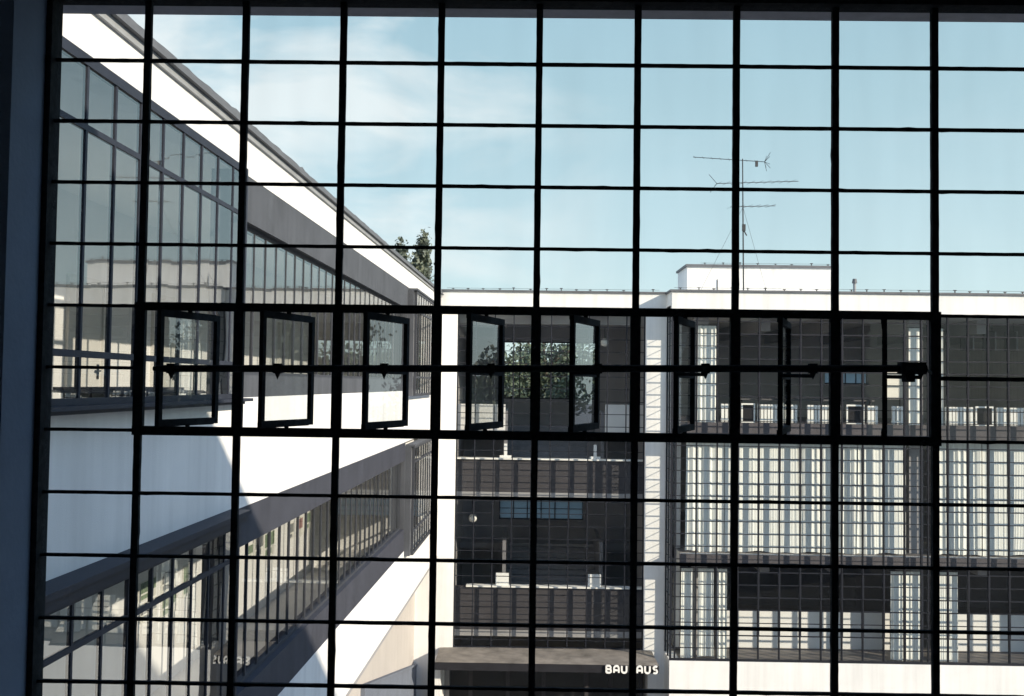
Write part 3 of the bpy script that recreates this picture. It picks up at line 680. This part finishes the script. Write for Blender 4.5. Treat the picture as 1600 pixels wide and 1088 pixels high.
for x in (5.72, 12.56, 17.9):
    m = MB(); m.box(x-0.22, x+0.22, 31.95, 32.4, -8.48, 2.3); m.build('column', M['ingrey'], wk)
m = MB()
for x in (7.9, 10.2, 12.56, 14.9, 17.2): m.box(x-0.15, x+0.15, 32.5, 41.6, 1.85, 2.299); m.box(x-0.15, x+0.15, 32.5, 41.6, -5.95, -5.601)
build_each(m, 'ceiling_beam', M['ingrey'], wk)
# dark haunched sheets standing in for the unlit depth of the lower room
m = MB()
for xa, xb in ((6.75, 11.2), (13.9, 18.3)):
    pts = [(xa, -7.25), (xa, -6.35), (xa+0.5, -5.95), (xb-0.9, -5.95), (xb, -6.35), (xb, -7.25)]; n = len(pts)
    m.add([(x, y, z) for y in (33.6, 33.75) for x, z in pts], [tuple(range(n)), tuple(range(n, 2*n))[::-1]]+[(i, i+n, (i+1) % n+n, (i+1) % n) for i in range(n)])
build_each(m, 'dark_room_sheet', M['dpanel'], wk)
m = MB()
for xa, xb in ((6.5, 12.1), (13.75, 18.4)): m.box(xa, xb, 32.98, 33.06, -8.49, -7.30)
build_each(m, 'low_partition', M['inwall'], wk)

# radiators and white framed panels along the top floor window
RD = [(6.26, 6.85, 'narrow white ribbed radiator beside the gathered curtain at the glazed corner'), (7.40, 8.67, 'longest white ribbed radiator of the first bay, top floor'),
      (8.97, 10.05, 'white ribbed radiator between the longest one and a framed dark panel'), (10.86, 11.20, 'shortest white ribbed radiator, touching a framed dark panel, top floor'),
      (11.62, 12.02, 'short white ribbed radiator in front of the bright whiteboard'), (13.30, 14.18, 'white ribbed radiator between the bay divider and a framed dark panel'),
      (14.90, 16.50, 'long white ribbed radiator below the dark hanging panels')]
for x0, x1, lb in RD:
    t = thing('radiator', lb, 'radiator', ((x0+x1)/2, 31.55, -1.12), 0, 'radiators behind the top floor glazing')
    m = MB(); n = max(2, int((x1-x0)/0.105))
    for k in range(n):
        x = x0+(x1-x0)*(k+0.5)/n; w = (x1-x0)/n*0.36; m.box(x-w, x+w, 31.50, 31.58, -1.09, -0.52)
    m.build('ribs', M['rad'], t)
    m = MB(); m.box(x0, x1, 31.52, 31.56, -1.04, -0.99); m.box(x0, x1, 31.52, 31.56, -0.60, -0.55); m.bar((x0+0.05, 31.54, -1.19), (x0+0.05, 31.54, -1.09), 0.02); m.bar((x1-0.05, 31.54, -1.19), (x1-0.05, 31.54, -1.09), 0.02); build_each(m, 'pipe', M['rad'], t)
for x0, x1, lb in ((6.90, 7.33, 'narrow white framed dark panel between the narrow and longest radiators'), (10.20, 10.76, 'wider white framed dark panel beside the shortest radiator, top floor'), (14.24, 14.80, 'white framed dark panel past the bay divider, below the hanging panels')):
    t = thing('framed_panel', lb, 'panel', ((x0+x1)/2, 31.5, -1.10), 0, 'framed dark panels between radiators')
    m = MB(); w = 0.045
    m.box(x0, x1, 31.48, 31.53, -0.54, -0.49); m.box(x0, x1, 31.48, 31.53, -1.10, -1.05); m.box(x0, x0+w, 31.48, 31.53, -1.05, -0.54); m.box(x1-w, x1, 31.48, 31.53, -1.05, -0.54); m.build('frame', M['rad'], t)
    m = MB(); m.box(x0+w, x1-w, 31.505, 31.52, -1.05, -0.54); m.build('panel', M['dpanel'], t)
t = thing('whiteboard', 'bright white board standing in the top floor room beside a gathered curtain', 'board', (12.2, 33.2, -1.19))
m = MB(); m.box(11.95, 12.62, 33.16, 33.2, -0.32, 0.72); m.build('panel', M['rad'], t); m = MB(); m.box(12.0, 12.05, 33.2, 33.25, -1.19, 0.7); m.box(12.5, 12.55, 33.2, 33.25, -1.19, 0.7); build_each(m, 'stand', M['dsteel'], t)
for i, (x0, x1) in enumerate(((13.95, 14.42), (14.86, 15.25), (15.62, 16.0), (16.36, 16.72))):
    t = thing('hanging_panel', ('dark upright panel hung from the ceiling, nearest the bay divider', 'dark upright panel hung from the ceiling, second from the bay divider', 'dark upright panel hung from the ceiling, third from the bay divider', 'dark upright panel hung from the ceiling, farthest from bay divider')[i], 'panel', ((x0+x1)/2, 34, 1.36), 0, 'dark panels hung in the top floor room')
    m = MB(); m.box(x0, x1, 33.9, 34.0, 1.36, 2.02); m.build('panel', M['dpanel'], t); m = MB(); m.box(x1, x1+0.035, 33.88, 34.0, 1.36, 2.02); m.build('lit_edge', M['coping'], t)  # pale strip puts the sunlit side of the panel into colour
    m = MB(); m.bar((x0+0.08, 33.95, 2.02), (x0+0.08, 33.95, 2.3), 0.01); m.bar((x1-0.08, 33.95, 2.02), (x1-0.08, 33.95, 2.3), 0.01); build_each(m, 'hanger', M['dsteel'], t)
# jars and small things on top of the radiators would be too small to name; a stacked work table instead
t = thing('work_table', 'long dark work table in the top floor room behind the radiators', 'table', (10.2, 34.5, -1.19))
m = MB(); m.box(7.4, 12.0, 34.1, 34.9, -0.42, -0.37); m.build('table_top', M['board'], t)
for x, y in ((7.5, 34.2), (11.9, 34.2), (7.5, 34.8), (11.9, 34.8)):
    m = MB(); m.box(x-0.03, x+0.03, y-0.03, y+0.03, -1.19, -0.42); m.build('leg', M['dsteel'], t)

# curtains: hanging folded cloth
def curtain(x0, x1, z0, z1, y, pitch, amp, label, group, flare=0.0, seed=0):
    rnd = random.Random(seed)
    nx = max(24, int((x1-x0)/pitch*9)); nz = 14; vs, fs = [], []
    k1, k2, k3 = rnd.uniform(0, 9), rnd.uniform(0, 9), rnd.uniform(0.8, 1.25)
    gath = [(rnd.uniform(x0, x1), rnd.uniform(0.15, 0.4)) for _ in range(max(1, int((x1-x0)/1.2)))]
    for j in range(nz+1):
        v = j/nz; z = z1+(z0-z1)*v
        for i in range(nx+1):
            x = x0+(x1-x0)*i/nx
            ph = 2*math.pi*x/pitch + 1.7*math.sin(x*2.1*k3+k1) + 1.1*math.sin(x*5.3+k2)
            d = amp*(0.65+0.5*math.sin(x*1.3+k2))*math.sin(ph+0.5*v*math.sin(x*3+k1)) + 0.35*amp*math.sin(2.3*ph+k1)
            sh = 0.0
            for gx, gw in gath: sh += flare*v*v*0.35*(x-gx)*math.exp(-((x-gx)/gw)**2)
            vs.append((x+sh, y+d*(0.8+0.35*v), z + (0.018*math.sin(x*7+k1)+0.02*math.sin(x*2.7+k2) if j == nz else 0)))
    for j in range(nz):
        for i in range(nx):
            a = j*(nx+1)+i; fs.append((a, a+1, a+nx+2, a+nx+1))
    m = MB(); m.add(vs, fs); m.sm = True
    t = thing('curtain', label, 'curtain', ((x0+x1)/2, y, z0), 0, group)
    m.build('cloth', M['curtain'], t)
    m = MB(); m.bar((x0-0.05, y, z1+0.02), (x1+0.05, y, z1+0.02), 0.012); m.build('rail', M['dsteel'], t)
G1, G2, G3 = 'gathered curtains on the top floor', 'drawn curtains on the middle floor', 'gathered curtains on the lowest floor'
curtain(5.50, 6.12, -1.14, 1.95, 31.62, 0.15, 0.028, 'white curtain gathered at the glazed corner, top floor', G1, seed=1)
curtain(12.20, 12.62, -1.14, 1.95, 31.62, 0.14, 0.028, 'white curtain gathered before the bay divider, beside the whiteboard, top floor', G1, seed=2)
curtain(13.02, 13.28, -1.14, 1.95, 31.62, 0.13, 0.026, 'narrow white curtain gathered just past the bay divider, top floor', G1, seed=3)
for x0, x1, lb, sd in ((5.20, 6.40, 'loosely folded white curtain at the glazed corner, middle floor', 4), (6.42, 8.72, 'widest drawn white curtain of the middle floor', 5),
                    (8.74, 10.6, 'drawn white curtain flaring at its foot, beside the widest one, middle floor', 6), (10.62, 12.12, 'drawn white curtain ending at the dark strip by the bay divider', 7),
                    (13.05, 14.5, 'drawn white curtain starting past the bay divider, middle floor', 8), (14.52, 17.4, 'drawn white curtain farthest from the stair hall, middle floor', 9)):
    curtain(x0, x1, -5.17, -1.66, 31.66, 0.21, 0.023, lb, G2, 1.3, sd)
for x0, x1, lb, sd in ((5.06, 5.42, 'narrow white curtain at the glazed corner, lowest floor', 10), (5.60, 6.08, 'white curtain second from the glazed corner, lowest floor', 11), (6.2, 6.5, 'narrow white curtain third from the glazed corner, lowest floor', 12),
                    (11.62, 12.0, 'straight white curtain beside the slanting one, lowest floor', 13), (12.1, 12.55, 'slanting white curtain against the bay divider, lowest floor', 14), (13.08, 13.72, 'white curtain just past the bay divider, lowest floor', 15)):
    curtain(x0, x1, -8.46, -5.70, 31.60, 0.15, 0.026, lb, G3, 0.3, sd)

# aerial, roof pipe
t = thing('aerial', 'tall thin television aerial with three booms on the flat roof', 'antenna', (7.26, 33.0, 2.55))
m = MB(); m.bar((7.29, 33.0, 2.55), (7.23, 33.0, 7.62), 0.026, 6, 0.018); m.bar((7.24, 33.0, 5.3), (7.38, 33.0, 5.05), 0.02); m.box(7.22, 7.33, 32.94, 33.0, 5.2, 5.42); m.build('mast', M['antenna'], t)
for a, b, dz, ln in (((5.69, 33.6, 7.80), (7.91, 32.8, 7.48), 0.0, 0.18), ((6.30, 32.6, 6.70), (9.14, 33.2, 6.93), 0.0, 0.30), ((6.80, 32.8, 5.97), (8.40, 33.3, 6.11), 0.0, 0.34)):
    m = MB(); A, B = Vector(a), Vector(b); m.bar(A, B, 0.012, 5); d = (B-A).normalized(); q = Vector((d.y, -d.x, 0)).normalized()
    n = int((B-A).length/0.30)
    for k in range(n+1):
        p = A+d*(0.05+0.29*k)
        if (p-B).length > 0.1: m.bar(p-q*ln, p+q*ln, 0.005, 4)
    if ln < 0.2:
        for s in (-1, 1):
            for e in (-0.16, -0.08, 0.08, 0.16): m.bar(B+Vector((0, 0, 0)), B+Vector((0.10+abs(e)*0.2, s*0.25, e*1.6)), 0.008, 4)
        m.box(B.x-0.30, B.x-0.22, B.y-0.04, B.y+0.04, B.z-0.16, B.z+0.03)
    elif a[0] < 6.5:
        m.bar(A, A+Vector((-0.22, 0.2, 0.34)), 0.009, 4); m.bar(A, A+Vector((-0.18, 0.2, -0.26)), 0.009, 4)
    m.build('boom', M['antenna'], t)
m = MB(); m.bar((7.25, 33, 6.0), (8.9, 35.5, 2.56), 0.006, 3); m.bar((7.25, 33, 6.0), (5.8, 35.0, 2.56), 0.006, 3); m.build('guy_wire', M['antenna'], t)
t = thing('vent_pipe', 'short capped vent pipe on the workshop roof beside the penthouse', 'pipe', (10.62, 32.0, 2.55))
m = MB(); m.bar((10.62, 32, 2.55), (10.62, 32, 3.40), 0.05, 10); m.build('pipe', M['coping'], t); m = MB(); m.bar((10.62, 32, 3.40), (10.62, 32, 3.54), 0.085, 10, 0.06); m.build('cap', M['lead'], t)

# ------------------------------------------------------------------ trees
def tree(label, x, y, base, top, rad, mat, kind, n, seed, group, leaf=0.3):
    rnd = random.Random(seed); H = top-base
    t = thing('poplar_tree' if kind == 'poplar' else 'broadleaf_tree', label, 'tree', (x, y, base), 0, group)
    m = MB(); tp = [Vector((x+rnd.uniform(-.05, .05)*H*0.1*k, y, base+H*(0.0, 0.25, 0.5, 0.75, 0.95)[k])) for k in range(5)]
    rr = [0.032*H, 0.024*H, 0.017*H, 0.010*H, 0.003*H]
    if kind == 'poplar': rr = [r*0.55 for r in rr]
    for k in range(4): m.bar(tp[k], tp[k+1], rr[k], 8, rr[k+1])
    tips = []
    nb = 60 if kind == 'poplar' else 120
    for k in range(nb):
        h = rnd.uniform(0.14, 0.97) if kind == 'poplar' else rnd.uniform(0.28, 0.85)
        p0 = Vector((x, y, base+H*h)); a = rnd.uniform(0, 6.283)
        if kind == 'poplar':
            prof = (math.sin(math.pi*min(1, (h-0.05)/0.98)**0.8)*0.85+0.15)*(1-0.55*max(0, h-0.6)/0.4)
            r = rad*prof*rnd.uniform(0.55, 1.05); p1 = p0+Vector((math.cos(a)*r, math.sin(a)*r, H*0.10))
        else:
            prof = math.sqrt(max(0.05, 1-((h-0.58)/0.46)**2)); r = rad*prof*rnd.uniform(0.45, 1.1); p1 = p0+Vector((math.cos(a)*r, math.sin(a)*r, H*rnd.uniform(0.0, 0.16)))
        m.bar(p0, p1, rr[0]*0.22, 5, 0.02); tips.append((p0, p1))
    m.build('trunk', M['bark'], t)
    c = MB(); vs, fs = [], []
    for k in range(n):
        p0, p1 = tips[k % nb]; u = rnd.uniform(0.25, 1.05)
        sp = rad*(0.16 if kind == 'poplar' else 0.085)
        p = p0.lerp(p1, u)+Vector((rnd.gauss(0, sp), rnd.gauss(0, sp), rnd.gauss(0, sp*1.1)))
        nrm = Vector((rnd.gauss(0, 1), rnd.gauss(0, 1), rnd.gauss(0.4, 1))).normalized(); a_ = nrm.orthogonal().normalized(); b_ = nrm.cross(a_)
        q = rnd.uniform(0, 6.28); a2 = a_*math.cos(q)+b_*math.sin(q); b2 = nrm.cross(a2); s = leaf*rnd.uniform(0.5, 1.1)
        i0 = len(vs); vs += [p-a2*s*0.6, p+b2*s*0.35, p+a2*s*0.6, p-b2*s*0.35]; fs.append((i0, i0+1, i0+2, i0+3))
    c.add(vs, fs); c.build('crown', mat, t)
GP = 'poplars behind the bridge roof'; GB = 'trees behind the stair hall'; GR = 'trees beyond the workshop block'
tree('taller slim poplar rising above the end of the bridge roof', -6.45, 62, -E, 8.1, 1.15, M['leaf1'], 'poplar', 22000, 21, GP, 0.25)
tree('shorter stubby poplar beside the taller one, above the bridge roof', -7.55, 61, -E, 7.3, 1.05, M['leaf1'], 'poplar', 20000, 22, GP, 0.25)
for i, (x, y, tp, rd, lb) in enumerate(((-2.8, 55, 2.6, 4.0, 'bushy tree behind the stair hall, the one closest to the bridge'), (1.4, 60, 3.4, 4.2, 'bushy tree behind the stair hall, between the other two, tallest'), (5.0, 54, 2.2, 4.0, 'bushy tree behind the stair hall, the one closest to the workshop'))):
    tree(lb, x, y, -E, tp, rd, M['leaf2'], 'broad', 26000, 30+i, GB, 0.25)
for i, (x, y, tp, rd, lb) in enumerate(((33, 27, 2.8, 4.5, 'rounded mid height tree beyond the end of the workshop block'), (41, 34, 5.5, 5.0, 'tallest rounded tree beyond the end of the workshop block'), (29, 36, 1.2, 4.0, 'lowest rounded tree behind the end of the workshop block'))):
    tree(lb, x, y, -E, tp, rd, M['leaf2'], 'broad', 42000, 40+i, GR, 0.30)
